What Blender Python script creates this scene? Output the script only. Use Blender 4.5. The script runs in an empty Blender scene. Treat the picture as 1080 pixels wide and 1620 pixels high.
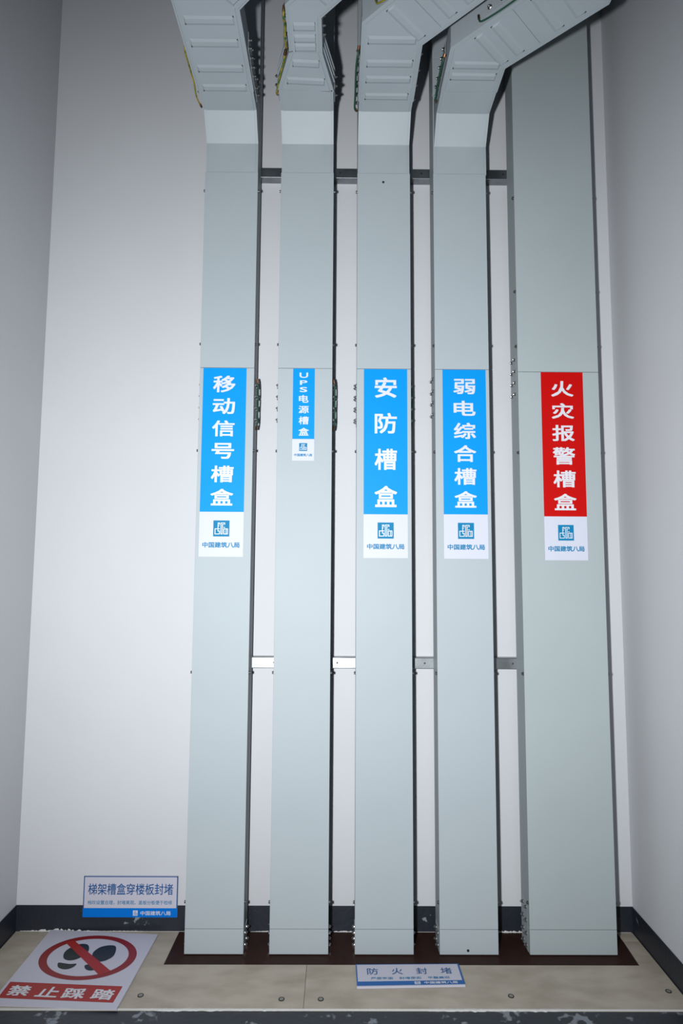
import bpy, bmesh, math, random
from mathutils import Vector, Matrix

random.seed(7)
scene = bpy.context.scene
COL = scene.collection

# ------------------------------------------------------------------ camera
F_PX, PITCH, YAW, ROLL = 997.92, 0.0938, 0.00547, 0.00561
CAM = Vector((-0.06526, -2.42669, 1.30381))
fw = Vector((math.sin(YAW) * math.cos(PITCH), math.cos(YAW) * math.cos(PITCH), math.sin(PITCH)))
r0 = Vector((math.cos(YAW), -math.sin(YAW), 0)); u0 = r0.cross(fw)
rr = math.cos(ROLL) * r0 + math.sin(ROLL) * u0
uu = -math.sin(ROLL) * r0 + math.cos(ROLL) * u0
cd = bpy.data.cameras.new('camera'); cam = bpy.data.objects.new('camera', cd); COL.objects.link(cam)
M = Matrix((rr, uu, -fw)).transposed().to_4x4(); M.translation = CAM
cam.matrix_world = M
cd.sensor_fit = 'VERTICAL'; cd.sensor_height = 36; cd.sensor_width = 24
cd.lens = F_PX * 36 / 1620; cd.clip_start = 0.02
scene.camera = cam

# ------------------------------------------------------------------ light
world = bpy.data.worlds.new('world'); scene.world = world; world.use_nodes = True
bg = world.node_tree.nodes['Background']; bg.inputs[0].default_value = (0.55, 0.85, 1.0, 1); bg.inputs[1].default_value = 0.09
ld = bpy.data.lights.new('camera_flash', 'SPOT'); lo = bpy.data.objects.new('camera_flash', ld); COL.objects.link(lo)
lo.location = CAM + Vector((-0.23, 0.02, 0.0))
aim = Vector((0.0, 0.0, 1.47))
lo.rotation_euler = (aim - lo.location).to_track_quat('-Z', 'Y').to_euler()
ld.energy = 412; ld.spot_size = math.radians(121); ld.spot_blend = 1.0; ld.shadow_soft_size = 0.035
ld.color = (0.962, 0.988, 1.0)
scene.view_settings.view_transform = 'Standard'; scene.view_settings.look = 'None'
scene.view_settings.exposure = 0.0; scene.view_settings.gamma = 1.0
scene.view_settings.use_curve_mapping = False

# ------------------------------------------------------------------ materials
ALB = 0.74          # paint reflectance against the swatch values below
def s2l(c):
    return tuple(ALB * (v / 12.92 if v <= 0.04045 else ALB * ((v + 0.055) / 1.055) ** 2.4) for v in [x / 255 for x in c])

def mat(name, rgb, rough=0.5, metal=0.0, var=0.0, vscale=6.0, bump=0.0, bscale=80.0, spec=0.5, rgb2=None, stretch=None):
    m = bpy.data.materials.new(name); m.use_nodes = True
    nt = m.node_tree; b = nt.nodes['Principled BSDF']
    c = s2l(rgb)
    b.inputs['Base Color'].default_value = (*c, 1); b.inputs['Roughness'].default_value = rough
    b.inputs['Metallic'].default_value = metal; b.inputs['Specular IOR Level'].default_value = spec
    tc = nt.nodes.new('ShaderNodeTexCoord'); vec = tc.outputs['Object']
    if stretch:
        mp = nt.nodes.new('ShaderNodeMapping'); mp.inputs['Scale'].default_value = stretch
        nt.links.new(vec, mp.inputs[0]); vec = mp.outputs[0]
    if var or rgb2:
        n = nt.nodes.new('ShaderNodeTexNoise'); n.inputs['Scale'].default_value = vscale; n.inputs['Detail'].default_value = 6
        nt.links.new(vec, n.inputs['Vector'])
        rp = nt.nodes.new('ShaderNodeValToRGB')
        c2 = s2l(rgb2) if rgb2 else tuple(x * (1 - var) for x in c)
        rp.color_ramp.elements[0].position = 0.35; rp.color_ramp.elements[0].color = (*c2, 1)
        rp.color_ramp.elements[1].position = 0.62; rp.color_ramp.elements[1].color = (*c, 1)
        nt.links.new(n.outputs['Fac'], rp.inputs[0]); nt.links.new(rp.outputs[0], b.inputs['Base Color'])
    if bump:
        n2 = nt.nodes.new('ShaderNodeTexNoise'); n2.inputs['Scale'].default_value = bscale; n2.inputs['Detail'].default_value = 3
        nt.links.new(vec, n2.inputs['Vector'])
        bp = nt.nodes.new('ShaderNodeBump'); bp.inputs['Strength'].default_value = bump; bp.inputs['Distance'].default_value = 0.004
        nt.links.new(n2.outputs['Fac'], bp.inputs['Height']); nt.links.new(bp.outputs[0], b.inputs['Normal'])
    return m

def flecked(name, rgb, fleck, scale, thr, rough):
    """dark paint with scattered flecks of white plaster"""
    m = mat(name, rgb, rough, bump=0.25, bscale=60)
    nt = m.node_tree; b = nt.nodes['Principled BSDF']
    tc = nt.nodes.new('ShaderNodeTexCoord')
    n1 = nt.nodes.new('ShaderNodeTexNoise'); n1.inputs['Scale'].default_value = scale; n1.inputs['Detail'].default_value = 4
    n2 = nt.nodes.new('ShaderNodeTexNoise'); n2.inputs['Scale'].default_value = scale * .22; n2.inputs['Detail'].default_value = 2
    mu = nt.nodes.new('ShaderNodeMath'); mu.operation = 'MULTIPLY'
    nt.links.new(tc.outputs['Object'], n1.inputs['Vector']); nt.links.new(tc.outputs['Object'], n2.inputs['Vector'])
    nt.links.new(n1.outputs['Fac'], mu.inputs[0]); nt.links.new(n2.outputs['Fac'], mu.inputs[1])
    rp = nt.nodes.new('ShaderNodeValToRGB')
    rp.color_ramp.elements[0].position = thr; rp.color_ramp.elements[0].color = (*s2l(rgb), 1)
    rp.color_ramp.elements[1].position = thr + .05; rp.color_ramp.elements[1].color = (*s2l(fleck), 1)
    nt.links.new(mu.outputs[0], rp.inputs[0]); nt.links.new(rp.outputs[0], b.inputs['Base Color'])
    return m

WALL = mat('white_wall_paint', (229, 231, 236), 0.6, var=0.03, vscale=2.0, bump=0.05, bscale=40, spec=0.3)
PAINT = mat('grey_trunking_paint', (192, 202, 208), 0.55, var=0.03, vscale=3.0, bump=0.02, bscale=120, spec=0.25)
PAINT_B = mat('white_grey_tray_paint', (195, 205, 212), 0.5, var=0.05, vscale=5.0, bump=0.06, bscale=25, spec=0.3)
PAINT5 = mat('green_grey_trunking_paint', (187, 198, 201), 0.55, var=0.04, vscale=3.0, bump=0.02, bscale=120, spec=0.25)
GALV = mat('galvanised_steel', (190, 196, 200), 0.34, metal=1.0, var=0.2, vscale=25.0, bump=0.04, bscale=150)
ZINC = mat('zinc_bolt', (205, 205, 205), 0.28, metal=1.0)
SCREW = mat('dull_screw', (96, 98, 100), 0.45, metal=0.6)
ANCHOR = mat('grey_anchor_head', (150, 148, 142), 0.5)
DARK = mat('dark_clip', (30, 30, 30), 0.5)
BLACK = flecked('blue_black_base_paint', (38, 43, 54), (150, 156, 164), 55.0, 0.40, 0.4)
KERBM = flecked('blue_black_kerb_paint', (42, 46, 56), (140, 146, 156), 38.0, 0.335, 0.35)
CREAM = mat('cream_board', (206, 195, 180), 0.55, rgb2=(184, 173, 157), vscale=7.0, bump=0.08, bscale=60, stretch=(1, 2.2, 1))
BROWN = mat('brown_fire_board', (54, 27, 19), 0.5, var=0.25, vscale=30.0, bump=0.05, spec=0.2)
PLASTER = mat('white_plaster', (225, 224, 222), 0.7, bump=0.3, bscale=200)
CONC = mat('grey_floor_paint', (120, 122, 124), 0.5, var=0.1, vscale=4.0)
BLUE = mat('blue_label_vinyl', (0, 164, 255), 0.5, spec=0.1)
RED = mat('red_label_vinyl', (214, 6, 4), 0.5, spec=0.1)
WHITE = mat('white_label_vinyl', (226, 230, 246), 0.5, spec=0.2)
WTXT = mat('white_lettering', (240, 242, 250), 0.4)
BTXT = mat('blue_lettering', (10, 138, 190), 0.5, spec=0.1)
BTXT2 = mat('deep_blue_lettering', (0, 92, 160), 0.4)
BBAND = mat('blue_band_print', (0, 128, 236), 0.5, spec=0.1)
BBAND2 = mat('dull_blue_band_print', (0, 104, 186), 0.35)
BOARDW = mat('white_sign_board', (222, 220, 236), 0.4)
SRED = mat('dark_red_print', (150, 24, 26), 0.4)
SRED2 = mat('red_print', (180, 32, 26), 0.4)
SBLK = mat('black_green_print', (26, 38, 42), 0.4)
W_GRN = mat('green_wire', (14, 84, 60), 0.45)
W_YEL = mat('yellow_green_wire', (190, 165, 30), 0.45, rgb2=(40, 110, 40), vscale=60)
COPPER = mat('copper_lug', (160, 115, 85), 0.4, metal=1.0)

# ------------------------------------------------------------------ mesh helpers
ROOT = {}

def link(name, bm, m, parent=None, smooth=False):
    """bm is in world coordinates; the object takes the origin of its thing"""
    off = Vector((0, 0, 0))
    if parent is not None:
        off = ROOT[parent.name]
    bmesh.ops.recalc_face_normals(bm, faces=bm.faces[:])
    bmesh.ops.translate(bm, verts=bm.verts[:], vec=-off)
    me = bpy.data.meshes.new(name); bm.to_mesh(me); bm.free()
    for mm in (m if isinstance(m, (list, tuple)) else [m]):
        me.materials.append(mm)
    if smooth:
        for p in me.polygons: p.use_smooth = True
    o = bpy.data.objects.new(name, me); COL.objects.link(o)
    if parent is not None:
        o.parent = parent
    ROOT[o.name] = off
    return o

def tag(o, label, cat, group=None):
    o['label'] = label; o['category'] = cat
    if group: o['group'] = group
    return o

def thing(name, loc, label, cat, group=None):
    o = bpy.data.objects.new(name, None); COL.objects.link(o); o.location = loc
    o.empty_display_size = 0.05
    ROOT[o.name] = Vector(loc)
    return tag(o, label, cat, group)

def box(bm, x0, x1, y0, y1, z0, z1, bev=0.0):
    vs = [bm.verts.new(p) for p in ((x0, y0, z0), (x1, y0, z0), (x1, y1, z0), (x0, y1, z0),
                                     (x0, y0, z1), (x1, y0, z1), (x1, y1, z1), (x0, y1, z1))]
    fs = [bm.faces.new([vs[i] for i in f]) for f in ((0, 3, 2, 1), (4, 5, 6, 7), (0, 1, 5, 4), (1, 2, 6, 5), (2, 3, 7, 6), (3, 0, 4, 7))]
    if bev:
        es = list({e for f in fs for e in f.edges})
        bmesh.ops.bevel(bm, geom=es, offset=bev, segments=2, affect='EDGES', profile=0.6)
    return bm

def new(): return bmesh.new()

def prism(bm, pts, axis, a, b):
    """polygon extruded along an axis: 'x' takes (y,z) points, 'z' takes (x,y), 'y' takes (x,z)"""
    def P(p, t):
        return {'x': (t, p[0], p[1]), 'z': (p[0], p[1], t), 'y': (p[0], t, p[1])}[axis]
    v0 = [bm.verts.new(P(p, a)) for p in pts]; v1 = [bm.verts.new(P(p, b)) for p in pts]
    bm.faces.new(v0[::-1]); bm.faces.new(v1)
    n = len(pts)
    for i in range(n):
        bm.faces.new((v0[i], v0[(i + 1) % n], v1[(i + 1) % n], v1[i]))
    return bm

def cyl(bm, p, axis, r, h, seg=12):
    """cylinder from p along axis vector"""
    ax = Vector(axis).normalized(); q = ax.to_track_quat('Z', 'Y').to_matrix().to_4x4()
    mt = Matrix.Translation(Vector(p) + ax * h / 2) @ q
    bmesh.ops.create_cone(bm, cap_ends=True, segments=seg, radius1=r, radius2=r, depth=h, matrix=mt)
    return bm

def tube(bm, pts, r, seg=8):
    pts = [Vector(p) for p in pts]
    # Catmull-Rom resample
    out = []
    for i in range(len(pts) - 1):
        p0, p1, p2, p3 = pts[max(i - 1, 0)], pts[i], pts[i + 1], pts[min(i + 2, len(pts) - 1)]
        for k in range(6):
            t = k / 6
            out.append(0.5 * ((2 * p1) + (-p0 + p2) * t + (2 * p0 - 5 * p1 + 4 * p2 - p3) * t * t + (-p0 + 3 * p1 - 3 * p2 + p3) * t ** 3))
    out.append(pts[-1])
    rings = []
    for i, p in enumerate(out):
        d = (out[min(i + 1, len(out) - 1)] - out[max(i - 1, 0)]).normalized()
        q = d.to_track_quat('Z', 'Y')
        rings.append([bm.verts.new(p + q @ Vector((r * math.cos(2 * math.pi * k / seg), r * math.sin(2 * math.pi * k / seg), 0))) for k in range(seg)])
    for a, b in zip(rings, rings[1:]):
        for k in range(seg):
            bm.faces.new((a[k], a[(k + 1) % seg], b[(k + 1) % seg], b[k]))
    bm.faces.new(rings[0][::-1]); bm.faces.new(rings[-1])
    return bm

# --- lettering: glyph outlines of the built-in interface font, filled to flat print
_fc = bpy.data.curves.new('glyphs', 'FONT'); _fo = bpy.data.objects.new('glyphs', _fc); COL.objects.link(_fo)
_cache = {}
def glyph(txt):
    if txt not in _cache:
        _fc.body = txt; _fc.resolution_u = 3
        bpy.context.view_layer.update()
        dg = bpy.context.evaluated_depsgraph_get()
        me = bpy.data.meshes.new_from_object(_fo.evaluated_get(dg))
        vs = [(v.co.x, v.co.y) for v in me.vertices]; fs = [tuple(p.vertices) for p in me.polygons]
        bpy.data.meshes.remove(me)
        xs = [v[0] for v in vs]; ys = [v[1] for v in vs]
        _cache[txt] = (vs, fs, min(xs), max(xs), min(ys), max(ys))
    return _cache[txt]

def put_text(bm, txt, quad, bold=0.0):
    """quad = top-left, top-right, bottom-right, bottom-left corners the ink fills; bold = stroke growth in em"""
    vs, fs, x0, x1, y0, y1 = glyph(txt)
    x0, x1, y0, y1 = x0 - bold, x1 + bold, y0 - bold, y1 + bold
    tl, tr, br, bl = [Vector(p) for p in quad]
    nrm = (bl - tl).cross(tr - tl).normalized() * 0.00004
    shifts = [(0, 0)] if bold < .004 else [(bold * i, bold * j) for i in (-1, 0, 1) for j in (-1, 0, 1)]
    for q, (sx, sy) in enumerate(shifts):
        nv = []
        for x, y in vs:
            u = (x + sx - x0) / (x1 - x0); v = (y + sy - y0) / (y1 - y0)
            nv.append(bm.verts.new((bl * (1 - u) + br * u) * (1 - v) + (tl * (1 - u) + tr * u) * v + nrm * q))
        for f in fs:
            try: bm.faces.new([nv[i] for i in f])
            except ValueError: pass
    return bm

def rect(bm, quad):
    bm.faces.new([bm.verts.new(p) for p in quad]); return bm

def emblem_strokes(bm, at, s):
    """company emblem: two rows of square hooked strokes; at(u,v) maps 0..1 to the surface"""
    N = 22; cells = set()
    def st(pts):
        for (ax, ay), (bx, by) in zip(pts, pts[1:]):
            i0, i1 = sorted((int(ax * N), int(bx * N))); j0, j1 = sorted((int(ay * N), int(by * N)))
            for i in range(i0, i1 + 1):
                for j in range(j0, j1 + 1): cells.add((i, j))
    st([(.29, .54), (.29, .84), (.39, .84), (.39, .74)]); st([(.30, .68), (.34, .68)])
    st([(.61, .84), (.49, .84), (.49, .18), (.585, .18), (.585, .74), (.61, .74)])
    st([(.71, .74), (.71, .84), (.66, .84)]); st([(.66, .58), (.71, .58)])
    st([(.25, .47), (.13, .47), (.13, .18), (.25, .18)])
    st([(.40, .47), (.30, .47), (.30, .33), (.40, .33), (.40, .18), (.30, .18)])
    st([(.73, .47), (.66, .47), (.66, .18), (.73, .18)])
    st([(.79, .18), (.79, .47), (.89, .47), (.89, .18), (.79, .18)])
    vd = {}
    def V_(i, j):
        if (i, j) not in vd: vd[i, j] = bm.verts.new(at(i / N, j / N))
        return vd[i, j]
    for i, j in sorted(cells):
        bm.faces.new((V_(i, j), V_(i + 1, j), V_(i + 1, j + 1), V_(i, j + 1)))

# ------------------------------------------------------------------ room
XL, XR, ZF, ZC, YB = -1.2267, 1.0201, -0.12, 4.2, -3.3
def structure(name, bm, m):
    o = link(name, bm, m); o['kind'] = 'structure'; return o
structure('wall_back', box(new(), XL - .15, XR + .15, 0, .15, ZF - .1, ZC), WALL)
structure('wall_left', box(new(), XL - .15, XL, YB, 0, ZF - .1, ZC), WALL)
structure('wall_right', box(new(), XR, XR + .15, YB, 0, ZF - .1, ZC), WALL)
structure('ceiling', box(new(), XL - .15, XR + .15, YB, .15, ZC, ZC + .12), WALL)
structure('floor', box(new(), XL - .15, XR + .15, YB, .15, ZF - .1, ZF), CONC)
BH = 0.0886
structure('baseboard_back', box(new(), XL, XR, -.003, 0, ZF, BH), BLACK)
structure('baseboard_left', box(new(), XL, XL + .003, YB, -.003, ZF, BH), BLACK)
structure('baseboard_right', box(new(), XR - .003, XR, YB, -.003, ZF, BH), BLACK)
structure('trim_1', box(new(), XL + .003, XR - .003, -.52, -.4105, ZF, -.004, 0.003), KERBM)       # the kerb
structure('trim_2', box(new(), XL + .003, XR - .003, -.4105, -.003, ZF, -.012), CONC)              # slab under the boards

def bead(y, wv, h, x0, x1, n, seed, flat):
    """ragged line of plaster left along a joint"""
    rnd = random.Random(seed); bm = new(); prev = None
    for i in range(n + 1):
        x = x0 + (x1 - x0) * i / n
        k = max(0, math.sin(x * 7.3 + seed) + .55 * math.sin(x * 23 + 1) + .2) / 1.75
        a = wv * (0.2 + 0.8 * k * rnd.random()); hh = h * (0.12 + k * rnd.random())
        if flat: row = [(x, y - a, -.0036), (x, y - a * .5, .0004), (x, y + .0006 + .004 * k * rnd.random(), .0009)]
        else: row = [(x, y - a, .0005), (x, y - a * .4, hh * .4), (x, y, hh)]
        row = [bm.verts.new(p) for p in row]
        if prev:
            for k in range(2): bm.faces.new((prev[k], row[k], row[k + 1], prev[k + 1]))
        prev = row
    return bm
structure('trim_3', bead(-.0035, .007, .009, XL + .02, XR - .01, 420, 3, False), PLASTER)
structure('trim_4', bead(-.4095, .009, .004, XL + .01, XR - .01, 220, 5, True), PLASTER)

# ------------------------------------------------------------------ cover boards over the slab opening
def board(pts, label, z1=0.0, z0=-.0115, m=CREAM, name='cover_board', screws=()):
    t = thing(name, (sum(p[0] for p in pts) / len(pts), sum(p[1] for p in pts) / len(pts), z0), label, 'board',
              'cream cover boards around the trunkings' if name == 'cover_board' else None)
    link('panel', prism(new(), pts, 'z', z0, z1), m, t)
    for x, y in screws:
        b = new()
        for k in range(20):
            a0, a1 = 2 * math.pi * k / 20, 2 * math.pi * (k + 1) / 20
            q = [(x + r * math.cos(a), y + r * math.sin(a)) for r, a in ((.0092, a0), (.0092, a1), (.0066, a1), (.0066, a0))]
            prism(b, q, 'z', z1, z1 + .0015)
        link('fixing_washer', b, DARK, t)
        link('screw', cyl(new(), (x, y, z1), (0, 0, 1), .0064, .0014, 18), ANCHOR, t)
    return t
g = .0006
board([(XL + .006, -.41), (-.16 - g, -.41), (-.16 - g, -.196), (-.635 - g, -.196), (-.631 - g, -.004), (XL + .006, -.004)],
      'cream cover board on the left, running under the no-treading floor sign', screws=[(-.664, -.35), (-.229, -.366)])
board([(-.16 + g, -.41), (XR - .006, -.41), (XR - .006, -.056 - g), (.957 + g, -.056 - g), (.9485 + g, -.1925), (.9485, -.196), (-.16 + g, -.196)],
      'cream cover board on the right, running under the small blue-edged floor sign', screws=[(-.109, -.366), (.478, -.35), (.978, -.326)])
board([(.957 + g, -.056 + g), (XR - .006, -.056 + g), (XR - .006, -.004), (.957 + g, -.004)],
      'small cream cover board piece in the back right corner of the floor')
board([(-.635 + g, -.196 + g), (.9485 - g, -.196 + g), (.957 - g, -.056), (.957 - g, -.004), (-.631 + g, -.004)],
      'dark brown fire-seal board under the feet of the five trunkings', m=BROWN, name='fire_seal_board')

# ------------------------------------------------------------------ struts on the wall
def strut(z0, label):
    t = thing('strut_channel', (.15, -.02, z0), label, 'bracket', 'steel struts behind the trunkings')
    x0, x1, y, h = -.57, .89, -.0405, .041
    prof = [(0, z0), (y + .002, z0), (y, z0 + .002), (y, z0 + h - .002), (y + .002, z0 + h), (0, z0 + h), (0, z0 + h - .0025),
            (y + .0025, z0 + h - .0025), (y + .0025, z0 + .0025), (0, z0 + .0025)]
    link('channel', prism(new(), prof, 'x', x0, x1), GALV, t)
    for x in (-.30, -.065, .26, .588):
        b = new(); cyl(b, (x, y, z0 + .021), (0, -1, 0), .0035, .0015, 10)
        link('screw', b, DARK, t)
strut(.9445, 'lower galvanised strut bar fixed across the white wall behind the trunkings')
strut(2.870, 'upper galvanised strut bar across the white wall below the overhead bends')

# ------------------------------------------------------------------ trunkings
def bolt_mesh():
    b = new()
    cyl(b, (0, 0, 0), (1, 0, 0), .0075, .0015, 14)
    cyl(b, (.0015, 0, 0), (1, 0, 0), .0058, .005, 6)
    bmesh.ops.create_uvsphere(b, u_segments=10, v_segments=6, radius=.0036, matrix=Matrix.Translation((.007, 0, 0)))
    me = bpy.data.meshes.new('bolt'); bmesh.ops.recalc_face_normals(b, faces=b.faces[:]); b.to_mesh(me); b.free(); me.materials.append(ZINC)
    return me
BOLT = bolt_mesh()

def add_bolt(plate, pos, ang, m=None):
    o = bpy.data.objects.new('bolt', BOLT); COL.objects.link(o); o.parent = plate
    o.location = Vector(pos) - ROOT[plate.name]; o.rotation_euler = (0, 0, ang)

def splice(root, side, x, ys, zs):
    """joint plate on a side wall (side -1 left, +1 right) with a grid of bolts"""
    y0, y1 = min(ys) - .016, max(ys) + .016; z0, z1 = min(zs) - .016, max(zs) + .016
    xa = x + side * .0016
    p = link('splice_plate', box(new(), min(x, xa), max(x, xa), y0, y1, max(z0, .0005), z1), PAINT, root)
    for y in ys:
        for z in zs:
            add_bolt(p, (xa, y, z), 0 if side > 0 else math.pi)
    return p

def path_edges(cs, hw):
    """left and right edge points of a mitred path"""
    L, R = [], []
    n = len(cs)
    for i in range(n):
        p = Vector(cs[i])
        d0 = (p - Vector(cs[i - 1])).normalized() if i > 0 else None
        d1 = (Vector(cs[i + 1]) - p).normalized() if i < n - 1 else None
        if d0 is None: d0 = d1
        if d1 is None: d1 = d0
        nrm0 = Vector((d0.y, -d0.x)); nrm1 = Vector((d1.y, -d1.x))
        m = (nrm0 + nrm1).normalized(); k = 1 / max(m.dot(nrm0), .2)
        w = hw[i]
        L.append(p + m * w * k); R.append(p - m * w * k)
    return L, R

def run_prism(bm, cs, hw, z0, z1):
    L, R = path_edges(cs, hw)
    a = [[bm.verts.new((q.x, q.y, z)) for q in (l, r) for z in (z0, z1)] for l, r in zip(L, R)]   # l0 l1 r0 r1
    for p, q in zip(a, a[1:]):
        for i, j in ((0, 1), (1, 3), (3, 2), (2, 0)):
            bm.faces.new((p[i], p[j], q[j], q[i]))
    for e in (a[0], a[-1]): bm.faces.new((e[0], e[1], e[3], e[2]))
    return bm

def at_s(cs, s):
    for a, b in zip(cs, cs[1:]):
        a = Vector(a); b = Vector(b); l = (b - a).length
        if s <= l: return a + (b - a) * (s / l), (b - a).normalized()
        s -= l
    return Vector(cs[-1]), (Vector(cs[-1]) - Vector(cs[-2])).normalized()

def rib(bm, c, d, hw, z, w=.034, h=.0035):
    """pressed band across a tray bottom"""
    n = Vector((d.y, -d.x))
    prof = [(-w / 2, 0), (-w / 2 + .009, -h), (w / 2 - .009, -h), (w / 2, 0)]
    rows = []
    for s, k in ((-1, 1.0), (-.94, 1.0), (.94, 1.0), (1, 1.0)):
        rows.append([bm.verts.new((*(c + d * t + n * hw * s), z + (dz if abs(s) < 1 else 0) - .0001)) for t, dz in prof])
    for a, b in zip(rows, rows[1:]):
        for i in range(3): bm.faces.new((a[i], b[i], b[i + 1], a[i + 1]))
    # closed on top so that the rib is a solid pressed strip
    bm.faces.new((rows[0][0], rows[0][3], rows[3][3], rows[3][0]))

DF, DB = -.143, -.041        # front of covers, back of trunk
def trunk(x0, x1, paint, joint, label, top_cover, clips, seams=()):
    t = thing('cable_trunking', ((x0 + x1) / 2, -.09, 0), label, 'cable duct', 'vertical cable trunkings against the back wall')
    link('duct_body', box(new(), x0 + .001, x1 - .001, -.137, DB, 0.0, ZC - .002), paint, t)
    zs = [.0015, .0835, joint, top_cover] + list(seams)
    for a, b in zip(zs, zs[1:]):
        if b == 'skip' or a == 'skip': continue
        link('cover', box(new(), x0 - .0006, x1 + .0006, DF, DF + .022, a + .0009, b - .0009, 0.0012), paint, t)
    for z in clips:
        for sd, x in ((-1, x0 - .0006), (1, x1 + .0006)):
            b = new(); cyl(b, (x, DF + .012, z), (sd, 0, 0), .0048, .006, 10); cyl(b, (x, DF + .012, z), (sd, 0, 0), .0068, .0015, 10)
            link('cover_screw', b, SCREW, t)
    return t

def sticker(t, xa, xb, ztop, zmid, zbot, chars, panel, quadx, bold=.018, company=(.08, .92), logo_c=None):
    """printed vinyl label: coloured field with stacked characters, white field with emblem and company name"""
    y = DF - .0008
    s = link('name_label', box(new(), xa, xb, y, DF + .0002, zbot, ztop), WHITE, t)
    s['label'] = ('red' if panel is RED else 'blue') + ' and white printed label'
    yl = y - .0002
    link('color_field', rect(new(), [(xa, yl, ztop), (xb, yl, ztop), (xb, yl, zmid), (xa, yl, zmid)]), panel, s)
    yt = y - .0004
    H = ztop - zmid; W = xb - xa
    for ch, f0, f1, u0, u1 in chars:
        b = put_text(new(), ch, [(xa + W * u0, yt, ztop - H * f0), (xa + W * u1, yt, ztop - H * f0), (xa + W * u1, yt, ztop - H * f1), (xa + W * u0, yt, ztop - H * f1)], bold)
        link('lettering', b, WTXT, s)
    h2 = zmid - zbot; cx = (xa + xb) / 2
    lw = W * .365; zc = zmid - h2 * .372; l0, l1 = cx - lw / 2, cx + lw / 2; z0, z1 = zc - lw / 2, zc + lw / 2
    link('emblem', rect(new(), [(l0, yl, z1), (l1, yl, z1), (l1, yl, z0), (l0, yl, z0)]), BTXT, s)
    b = new(); emblem_strokes(b, lambda u, v: (l0 + lw * u, yt, z0 + lw * v), lw)
    link('emblem_strokes', b, WTXT, s)
    b = new(); zt, zb = zmid - h2 * .675, zmid - h2 * .80
    put_text(b, '中国建筑八局', [(xa + W * company[0], yl, zt), (xa + W * company[1], yl, zt), (xa + W * company[1], yl, zb), (xa + W * company[0], yl, zb)], .026)
    link('company_name', b, BTXT, s)
    return s

ZT = 2.8236
CL = [.166, .943, 1.744, 2.148, 2.753]
T1 = trunk(-.5801, -.3801, PAINT, 2.054, 'grey cable trunking with wide blue label, leftmost of the five', ZT, CL, ('skip', 3.155, 4.19))
T2 = trunk(-.2903, -.0903, PAINT, 2.054, 'grey cable trunking with the small narrow blue UPS label', ZT, CL, ('skip', 3.155, 4.19))
T3 = trunk(.0015, .2015, PAINT, 2.054, 'grey cable trunking with blue label, between the UPS trunking and second from right', ZT, CL, ('skip', 3.155, 4.19))
T4 = trunk(.2919, .4918, PAINT, 2.054, 'grey cable trunking with blue label, next to the wide red-labelled trunking', ZT, CL, ('skip', 3.155, 3.30, 4.19))
T5 = trunk(.6008, .8993, PAINT5, 2.047, 'widest grey-green cable trunking with red label, rightmost, rising straight up', 4.19, [.166, .943, 1.744, 2.148, 2.361, 2.734])

def fr(lo, hi, rows, x0, x1, u):
    return [(ch, (a - lo) / (hi - lo), (b - lo) / (hi - lo), u[0], u[1]) for ch, a, b in rows]
sticker(T1, -.5675, -.4075, 2.0525, 1.5165, 1.354, fr(85, 1002, [('移', 135, 243), ('动', 280, 383), ('信', 424, 526), ('号', 568, 668), ('槽', 712, 817), ('盒', 858, 962)], 0, 1, (.235, .75)), BLUE, None)
sticker(T2, -.235, -.1545, 2.0525, 1.787, 1.7065,
        [('U', .058, .133, .30, .69), ('P', .169, .233, .32, .66), ('S', .265, .336, .31, .66), ('电', .377, .486, .28, .72), ('源', .531, .637, .27, .74), ('槽', .682, .794, .28, .74), ('盒', .843, .951, .28, .75)],
        BLUE, None, .014, (.09, .91))
sticker(T3, .0275, .188, 2.0525, 1.511, 1.3525, fr(96, 1015, [('安', 150, 280), ('防', 378, 508), ('槽', 605, 738), ('盒', 838, 970)], 0, 1, (.25, .76)), BLUE, None)
sticker(T4, .319, .4795, 2.0525, 1.5125, 1.3515, fr(95, 1015, [('弱', 155, 253), ('电', 296, 392), ('综', 437, 540), ('合', 580, 686), ('槽', 725, 830), ('盒', 870, 973)], 0, 1, (.25, .755)), BLUE, None)
sticker(T5, .6845, .8405, 2.0455, 1.507, 1.348, fr(102, 923, [('火', 153, 243), ('灾', 281, 370), ('报', 406, 498), ('警', 533, 632), ('槽', 665, 760), ('盒', 796, 888)], 0, 1, (.24, .765)), RED, None)

MID = [2.0, 1.956, 1.912, 1.868]; LOW = [.140, .096, .053, .014]; YS = [-.105, -.068]
for t, x0, x1, mid in ((T1, -.5791, -.3811, MID), (T2, -.2893, -.0913, MID), (T3, .0025, .2005, MID), (T4, .2929, .4908, [2.028, 1.981, 1.938, 1.892]), (T5, .6018, .8983, [2.105, 2.06, 2.016, 1.972])):
    for sd, x in ((-1, x0), (1, x1)):
        splice(t, sd, x, YS, mid); splice(t, sd, x, YS, LOW if t is T5 else LOW[2:])

# small dark screws on the covers
for t, x, z in ((T3, .1, 2.787), (T4, .388, .016)):
    q = new(); cyl(q, (x, DF, z), (0, -1, 0), .0045, .001, 12); link('cover_hole', q, DARK, t)

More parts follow.
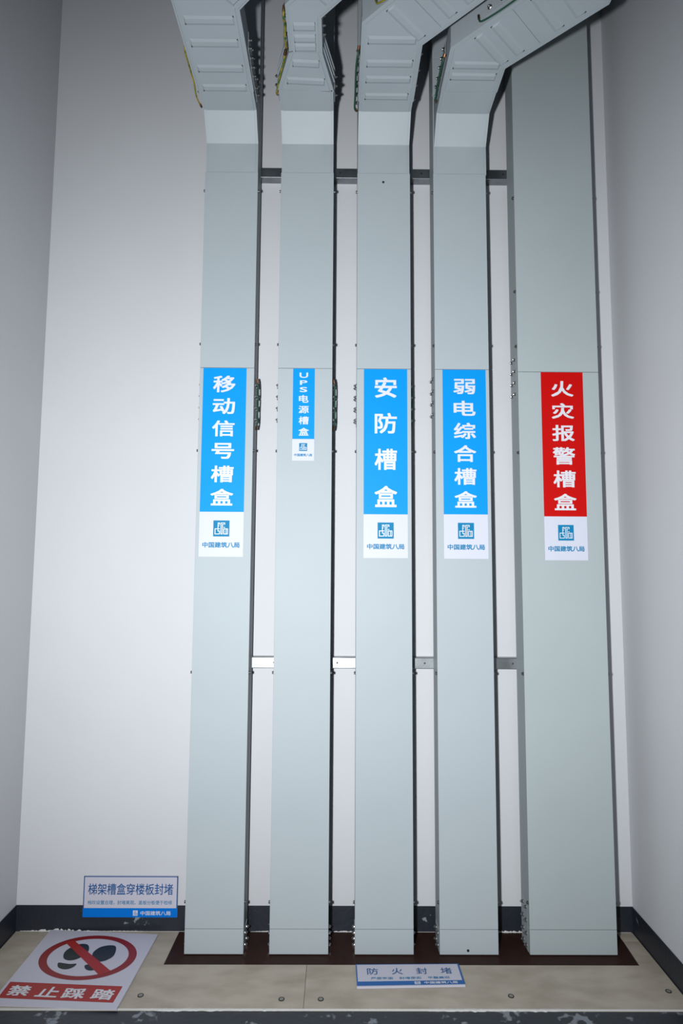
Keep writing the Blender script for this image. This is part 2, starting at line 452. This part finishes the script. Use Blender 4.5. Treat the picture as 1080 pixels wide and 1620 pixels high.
# overhead branches: each trunking sends a tray out of the wall towards the viewer
def branch(t, x0, x1, zb, yend, pieces, hole=None):
    zt = zb + .1
    prof = [(-.125, ZT), (-.1385, ZT), (-.1385, zb - .088), (-.203, zb), (yend, zb), (yend, zt), (-.125, zt)]
    link('elbow', prism(new(), prof, 'x', x0 + .0012, x1 - .0012), PAINT_B, t)
    e = .0025
    p2 = [(-.138, ZT + .001), (-.138 - e, ZT + .001), (-.138 - e, zb - .0895), (-.204, zb - e), (yend + .001, zb - e), (yend + .001, zb + .001), (-.2025, zb + .001), (-.138, zb - .0875)]
    link('elbow_cover', prism(new(), p2, 'x', x0 + .010, x1 - .010), PAINT_B, t)
    for cs, hw, ribs, inset in pieces:
        link('tray', run_prism(new(), cs, hw, zb, zt), PAINT_B, t)
        b = new()
        a = [Vector(c) for c in cs]
        a[0] = a[0] + (a[1] - a[0]).normalized() * .0012; a[-1] = a[-1] + (a[-2] - a[-1]).normalized() * .0012
        run_prism(b, a, [h - inset for h in hw], zb - .0025, zb + .0005)
        for s in ribs:
            c, d = at_s(cs, s)
            tot = sum((Vector(q) - Vector(p)).length for p, q in zip(cs, cs[1:]))
            h = hw[0] + (hw[-1] - hw[0]) * s / tot if len(cs) == 2 else hw[0]
            rib(b, c, d, h - inset - .008, zb - .0025)
        link('tray_cover', b, PAINT_B, t)
        # rolled lips along both lower edges
        for sd in (0, 1):
            E = path_edges(cs, [h - .0035 for h in hw])[sd]
            E2 = path_edges(cs, [h + .0015 for h in hw])[sd]
            q = new(); rows = [[q.verts.new((p.x, p.y, z)) for p, z in ((o, zb - .0022), (i, zb - .0022), (i, zb + .016), (o, zb + .016))] for i, o in zip(E, E2)]
            for A, B in zip(rows, rows[1:]):
                for k in range(4): q.faces.new((A[k], A[(k + 1) % 4], B[(k + 1) % 4], B[k]))
            q.faces.new(rows[0]); q.faces.new(rows[-1][::-1])
            link('tray_lip', q, PAINT_B, t)

def jog(cx, ya, yb, lat=.25, yend=-3.28):
    return [(cx, ya), (cx, yb), (cx + lat, yb - lat), (cx + lat, yend)]
ZB = 3.03
H1 = [.1, .1, .1, .1]
branch(T1, -.5801, -.3801, ZB, -.299, [(jog(-.4801, -.299, -.672), H1, [.016, .102, .208, .294, .43, .52], .013)])
branch(T2, -.2903, -.0903, ZB, -.304, [
    ([(-.1903, -.304), (-.182, -.473)], [.1, .054], [.045, .123], .013),
    (jog(-.182, -.473, -.628), [.054] * 4, [.02, .055, .10, .235, .30], .011)])
c3 = jog(.1015, -.299, -.549); m3 = (.1015 + .09, -.549 - .09)
branch(T3, .0015, .2015, ZB, -.255, [
    ([(.1015, -.255), (.1015, -.549), m3], [.1] * 3, [.025, .105, .175, .27, .35], .013),
    ([m3, (.3515, -.799), (.3515, -3.28)], [.1] * 3, [.05, .12, .19], .013)])
m4 = (.397 + .126, -.461 - .126)
branch(T4, .2950, .4970, 3.025, -.312, [
    ([(.396, -.312), (.397, -.461), m4], [.1] * 3, [.07, .12, .20, .26], .013),
    ([m4, (.647, -.711), (.647, -3.28)], [.1] * 3, [.07, .14, .22], .013)])

# bolted joint plates on the tray sides
for t, sd, x, ys, zs in ((T1, 1, -.3786, [-.235, -.27, -.325, -.365], [3.065, 3.1]), (T1, 1, -.3786, [-.40, -.44], [3.07, 3.1]),
                         (T1, -1, -.5816, [-.25, -.35], [3.065, 3.1]), (T2, 1, -.0883, [-.24, -.285], [3.065, 3.1]), (T2, -1, -.2923, [-.24, -.285], [3.065, 3.1]),
                         (T3, 1, .203, [-.22, -.29, -.36, -.43], [3.065, 3.1]), (T3, -1, 0.0, [-.20, -.24, -.30, -.34, -.40], [3.065, 3.1]),
                         (T4, 1, .4985, [-.26, -.36], [3.065, 3.1]), (T4, -1, .294, [-.24, -.28, -.33, -.37, -.41], [3.065, 3.1])):
    splice(t, sd, x, ys, zs)
# narrow UPS tray sides
splice(T2, 1, -.126, [-.505, -.54, -.575], [3.065, 3.1]); splice(T2, -1, -.238, [-.505, -.54, -.575], [3.065, 3.1])

# bolts on the wall side of the two diagonal runs
def diag_plate(t, x0, y0, s0, s1, z):
    d = Vector((1, -1, 0)).normalized(); n = Vector((-1, -1, 0)).normalized()
    P = lambda s, o, zz: Vector((x0, y0, 0)) + d * s + n * o + Vector((0, 0, zz))
    b = new()
    vs = [b.verts.new(P(s, o, zz)) for zz in (z + .022, z + .092) for s, o in ((s0, 0), (s1, 0), (s1, .002), (s0, .002))]
    for f in ((0, 1, 2, 3), (4, 5, 6, 7), (0, 1, 5, 4), (1, 2, 6, 5), (2, 3, 7, 6), (3, 0, 4, 7)): b.faces.new([vs[i] for i in f])
    p = link('splice_plate', b, PAINT, t)
    ss = [s0 + .016 + (s1 - s0 - .032) * k / 3 for k in range(4)]
    for s in ss:
        for zz in (z + .042, z + .075): add_bolt(p, P(s, .002, zz), math.atan2(n.y, n.x))
    return P
P4 = diag_plate(T4, .2957, -.501, .135, .30, 3.025)
P3 = diag_plate(T3, .0003, -.5895, .085, .25, ZB)

# ------------------------------------------------------------------ bonding wires
def wire(t, pts, m, r=.0028, lugs=True, lab=None):
    w = link('bonding_wire', tube(new(), pts, r), m, t, True)
    w['label'] = lab or ('green earth bonding wire' if m is W_GRN else 'yellow and green earth bonding wire')
    if lugs:
        for p, q in ((pts[0], pts[1]), (pts[-1], pts[-2])):
            link('cable_lug', cyl(new(), p, Vector(q) - Vector(p), r * 1.5, .016, 8), COPPER, w)
    return w
wire(T1, [(-.5855, -.468, 3.062), (-.590, -.455, 3.046), (-.589, -.40, 3.04), (-.590, -.355, 3.042), (-.5875, -.33, 3.034), (-.591, -.27, 3.026), (-.586, -.212, 3.034)], W_YEL)
for t, x in ((T1, -.3795), (T2, -.0897), (T3, .2021)):
    x += .007
    wire(t, [(x - .003, -.09, 2.028), (x + .002, -.088, 2.005), (x + .003, -.086, 1.955), (x + .002, -.087, 1.90), (x + .002, -.088, 1.86), (x - .003, -.092, 1.832)], W_GRN)
wire(T2, [(-.2425, -.615, 3.06), (-.246, -.60, 3.035), (-.244, -.565, 3.04), (-.247, -.53, 3.03), (-.2465, -.49, 3.035), (-.246, -.47, 3.045)], W_YEL, .0036)
wire(T2, [(-.2505, -.462, 3.045), (-.262, -.42, 3.035), (-.2805, -.36, 3.03), (-.2965, -.29, 3.033), (-.297, -.262, 3.05)], W_YEL, .0036)
wire(T3, [(-.0035, -.455, 3.07), (-.0085, -.44, 3.045), (-.0115, -.40, 3.04), (-.012, -.34, 3.042), (-.0115, -.27, 3.04), (-.012, -.21, 3.036), (-.005, -.18, 3.05)], W_GRN, .0036)
wire(T4, [(.290, -.43, 3.065), (.2845, -.415, 3.045), (.282, -.37, 3.04), (.282, -.31, 3.042), (.284, -.26, 3.036), (.289, -.235, 3.045)], W_GRN, .0034)
wire(T4, [P4(.112, .006, 3.062), P4(.115, .009, 3.045), P4(.124, .009, 3.032), P4(.17, .008, 3.027), P4(.23, .008, 3.026), P4(.30, .009, 3.03), P4(.32, .006, 3.06)], W_GRN, .0026)
wire(T3, [P3(.066, .006, 3.066), P3(.068, .009, 3.05), P3(.076, .009, 3.037), P3(.12, .008, 3.03), P3(.20, .008, 3.03), P3(.26, .009, 3.036), P3(.275, .006, 3.06)], W_YEL, .0026)

# pressed lines on the flared sides of the UPS tray
for sd in (-1, 1):
    b = new()
    for zz in (3.055, 3.08, 3.105):
        a = Vector((-.1903 + sd * .1, -.312, zz)); c = Vector((-.182 + sd * .054, -.466, zz)); n = Vector((sd, 0, 0)) * .004
        vs = [b.verts.new(p) for p in (a, c, c + Vector((0, 0, .008)), a + Vector((0, 0, .008)), a + n + Vector((0, 0, .002)), c + n + Vector((0, 0, .002)), c + n + Vector((0, 0, .006)), a + n + Vector((0, 0, .006)))]
        for f in ((0, 1, 2, 3), (4, 5, 6, 7), (0, 1, 5, 4), (1, 2, 6, 5), (2, 3, 7, 6), (3, 0, 4, 7)): b.faces.new([vs[i] for i in f])
    link('pressed_line', b, PAINT_B, T2)

# ------------------------------------------------------------------ signs
# on the wall, low at the left
sg = thing('wall_sign', (-.81, -.004, .051), 'white and blue rectangular sign low on the wall, left of the trunkings', 'sign')
xa, xb, za, zb_ = -.982, -.640, .051, .193
link('board', box(new(), xa, xb, -.008, -.0032, za, zb_), BOARDW, sg)
y1, y2 = -.0083, -.0086
U = lambda px: xa + (px - 80) / (972 - 80) * (xb - xa)
V = lambda py: zb_ - (py - 84) / (483 - 84) * (zb_ - za)
b = new()
for q in ((80, 972, 84, 93), (80, 89, 84, 395), (963, 972, 84, 395)):
    rect(b, [(U(q[0]), y1, V(q[2])), (U(q[1]), y1, V(q[2])), (U(q[1]), y1, V(q[3])), (U(q[0]), y1, V(q[3]))])
link('border', b, BTXT2, sg)
link('bottom_band', rect(new(), [(U(80), y1, V(394)), (U(972), y1, V(394)), (U(972), y1, V(483)), (U(80), y1, V(483))]), BBAND, sg)
def wall_text(bm, txt, x0, x1, ya, yb, bold):
    put_text(bm, txt, [(U(x0), y2, V(ya)), (U(x1), y2, V(ya)), (U(x1), y2, V(yb)), (U(x0), y2, V(yb))], bold)
b = new(); wall_text(b, '梯架槽盒穿楼板封堵', 124, 927, 155, 265, .008); link('title_lettering', b, BTXT2, sg)
b = new(); wall_text(b, '档坎设置合理，封堵美观，盖板分板便于检修', 124, 922, 319, 361, .006); link('small_lettering', b, BTXT, sg)
b = new(); wall_text(b, '中国建筑八局', 625, 910, 421, 462, .012); link('company_name', b, WTXT, sg)
link('emblem', rect(new(), [(U(555), y2, V(416)), (U(599), y2, V(416)), (U(599), y2, V(467)), (U(555), y2, V(467))]), WTXT, sg)
b = new(); emblem_strokes(b, lambda u, v: (U(555 + 44 * u), y2 - .0003, V(467 - 51 * v)), 1); link('emblem_strokes', b, BBAND, sg)

# no-treading sign lying on the boards
fs = thing('floor_sign', (-.9, -.2, .0005), 'large white no-treading sign with red ring and footprints lying on floor', 'sign')
zt, z1, z2 = .0065, .0068, .0071
link('board', prism(new(), [(-1.0955, -.006), (-.7, -.033), (-.7135, -.4165), (-1.1015, -.3985)], 'z', .0005, zt), BOARDW, fs)
ro = [(-1.053, -0.2034), (-1.0403, -0.0966), (-0.9765, -0.0458), (-0.9143, -0.039), (-0.8314, -0.0592), (-0.7646, -0.1), (-0.7363, -0.148), (-0.7418, -0.2023), (-0.7852, -0.2502), (-0.8415, -0.2825), (-0.905, -0.2924), (-0.9742, -0.2777), (-1.0243, -0.2432)]
def fit_ellipse_ring(bm, cx, cy, a, b_, th, a2, b2, z, n=72):
    ct, st = math.cos(th), math.sin(th)
    P = lambda aa, bb, k: (cx + aa * math.cos(k) * ct - bb * math.sin(k) * st, cy + aa * math.cos(k) * st + bb * math.sin(k) * ct, z)
    o = [bm.verts.new(P(a, b_, 2 * math.pi * i / n)) for i in range(n)]; q = [bm.verts.new(P(a2, b2, 2 * math.pi * i / n)) for i in range(n)]
    for i in range(n): bm.faces.new((o[i], o[(i + 1) % n], q[(i + 1) % n], q[i]))
    return bm
link('red_ring', fit_ellipse_ring(new(), -.8975, -.1655, .1625, .1225, math.radians(-8), .135, .1025, z1), SRED, fs)
def smooth_poly(pts, z):
    bm = new(); n = len(pts); out = []
    for i in range(n):
        p0, p1, p2, p3 = [Vector(pts[(i + k) % n]) for k in (-1, 0, 1, 2)]
        for k in range(4):
            t = k / 4
            out.append(0.5 * ((2 * p1) + (-p0 + p2) * t + (2 * p0 - 5 * p1 + 4 * p2 - p3) * t * t + (-p0 + 3 * p1 - 3 * p2 + p3) * t ** 3))
    bm.faces.new([bm.verts.new((p.x, p.y, z)) for p in out]); return bm
for p in ([(-0.9824, -0.1634), (-0.9872, -0.1404), (-0.9808, -0.1186), (-0.9612, -0.0963), (-0.9389, -0.0926), (-0.9226, -0.1006), (-0.9113, -0.1227), (-0.9095, -0.1444), (-0.9209, -0.1699), (-0.9358, -0.1833), (-0.9546, -0.1867), (-0.9723, -0.1785)],
          [(-0.9831, -0.1991), (-0.9634, -0.2015), (-0.9416, -0.2055), (-0.9204, -0.2046), (-0.9242, -0.2231), (-0.9397, -0.2335), (-0.9577, -0.232), (-0.975, -0.2209)],
          [(-0.8875, -0.1571), (-0.8887, -0.134), (-0.8765, -0.1111), (-0.8538, -0.1012), (-0.8324, -0.1021), (-0.8206, -0.1162), (-0.8136, -0.1483), (-0.8164, -0.1695), (-0.8326, -0.1879), (-0.851, -0.1929), (-0.8727, -0.1823)],
          [(-0.8893, -0.211), (-0.8708, -0.2068), (-0.8477, -0.2148), (-0.8293, -0.2107), (-0.8417, -0.2308), (-0.8579, -0.2403), (-0.8742, -0.2364), (-0.8855, -0.2254)]):
    link('footprint_print', smooth_poly(p, z1), SBLK, fs)
link('red_slash', rect(new(), [(x, y, z2) for x, y in ((-1.0102, -.083), (-.9835, -.0719), (-.7939, -.2424), (-.8232, -.2642))]), SRED2, fs)
link('red_band', rect(new(), [(x, y, z1) for x, y in ((-1.0913, -.2968), (-.7299, -.3177), (-.7336, -.3932), (-1.091, -.3725))]), SRED2, fs)
for ch, q in (('禁', [(-1.0772, -.3129), (-1.009, -.3171), (-1.0067, -.3646), (-1.0735, -.3613)]), ('止', [(-.9762, -.3199), (-.9135, -.324), (-.916, -.3712), (-.9849, -.3666)]),
              ('踩', [(-.9037, -.3269), (-.8351, -.3303), (-.8319, -.3778), (-.902, -.3740)]), ('踏', [(-.8095, -.3305), (-.7424, -.335), (-.7438, -.382), (-.812, -.3775)])):
    link('lettering', put_text(new(), ch, [(x, y, z2) for x, y in q], .022), WTXT, fs)

# small fire-seal sign lying in front of the trunkings
f2 = thing('floor_sign', (.172, -.255, .0005), 'small white and blue sign lying on cream board before the trunkings', 'sign')
zt, z1, z2 = .0065, .0068, .0071
tl, tr, br, bl = [Vector(p) for p in ((.0018, -.2045), (.3442, -.199), (.3458, -.3075), (.0031, -.3175))]
link('board', prism(new(), [tuple(p) for p in (tl, tr, br, bl)], 'z', .0005, zt), BOARDW, f2)
def Q(u, v, z):
    p = (tl * (1 - u) + tr * u) * (1 - v) + (bl * (1 - u) + br * u) * v
    return (p.x, p.y, z)
def qd(u0, u1, v0, v1, z): return [Q(u0, v0, z), Q(u1, v0, z), Q(u1, v1, z), Q(u0, v1, z)]
b = new()
for q in ((0, 1, 0, .022), (0, .012, .022, .78), (.985, 1, .022, .78)): rect(b, qd(*q, z1))
link('border', b, BBAND2, f2)
link('bottom_band', rect(new(), qd(0, 1, .78, .965, z1)), BBAND2, f2)
for k, ch in enumerate('防火封堵'):
    u = .105 + k * .234
    link('title_lettering', put_text(new(), ch, qd(u, u + .105, .19, .48, z1), .006), BTXT2, f2)
b = new()
for k, w in enumerate(('严密牢固', '封堵密实', '平整美观')):
    u = .135 + k * .267; put_text(b, w, qd(u, u + .205, .60, .70, z1), .004)
link('small_lettering', b, BTXT, f2)
link('emblem', rect(new(), qd(.535, .59, .82, .94, z2)), WTXT, f2)
b = new(); emblem_strokes(b, lambda u, v: Q(.535 + .055 * u, .94 - .12 * v, z2 + .0003), 1); link('emblem_strokes', b, BBAND2, f2)
b = new(); put_text(b, '中国建筑八局', qd(.625, .935, .825, .93, z2), .012); link('company_name', b, WTXT, f2)

bpy.data.objects.remove(_fo); bpy.data.curves.remove(_fc)
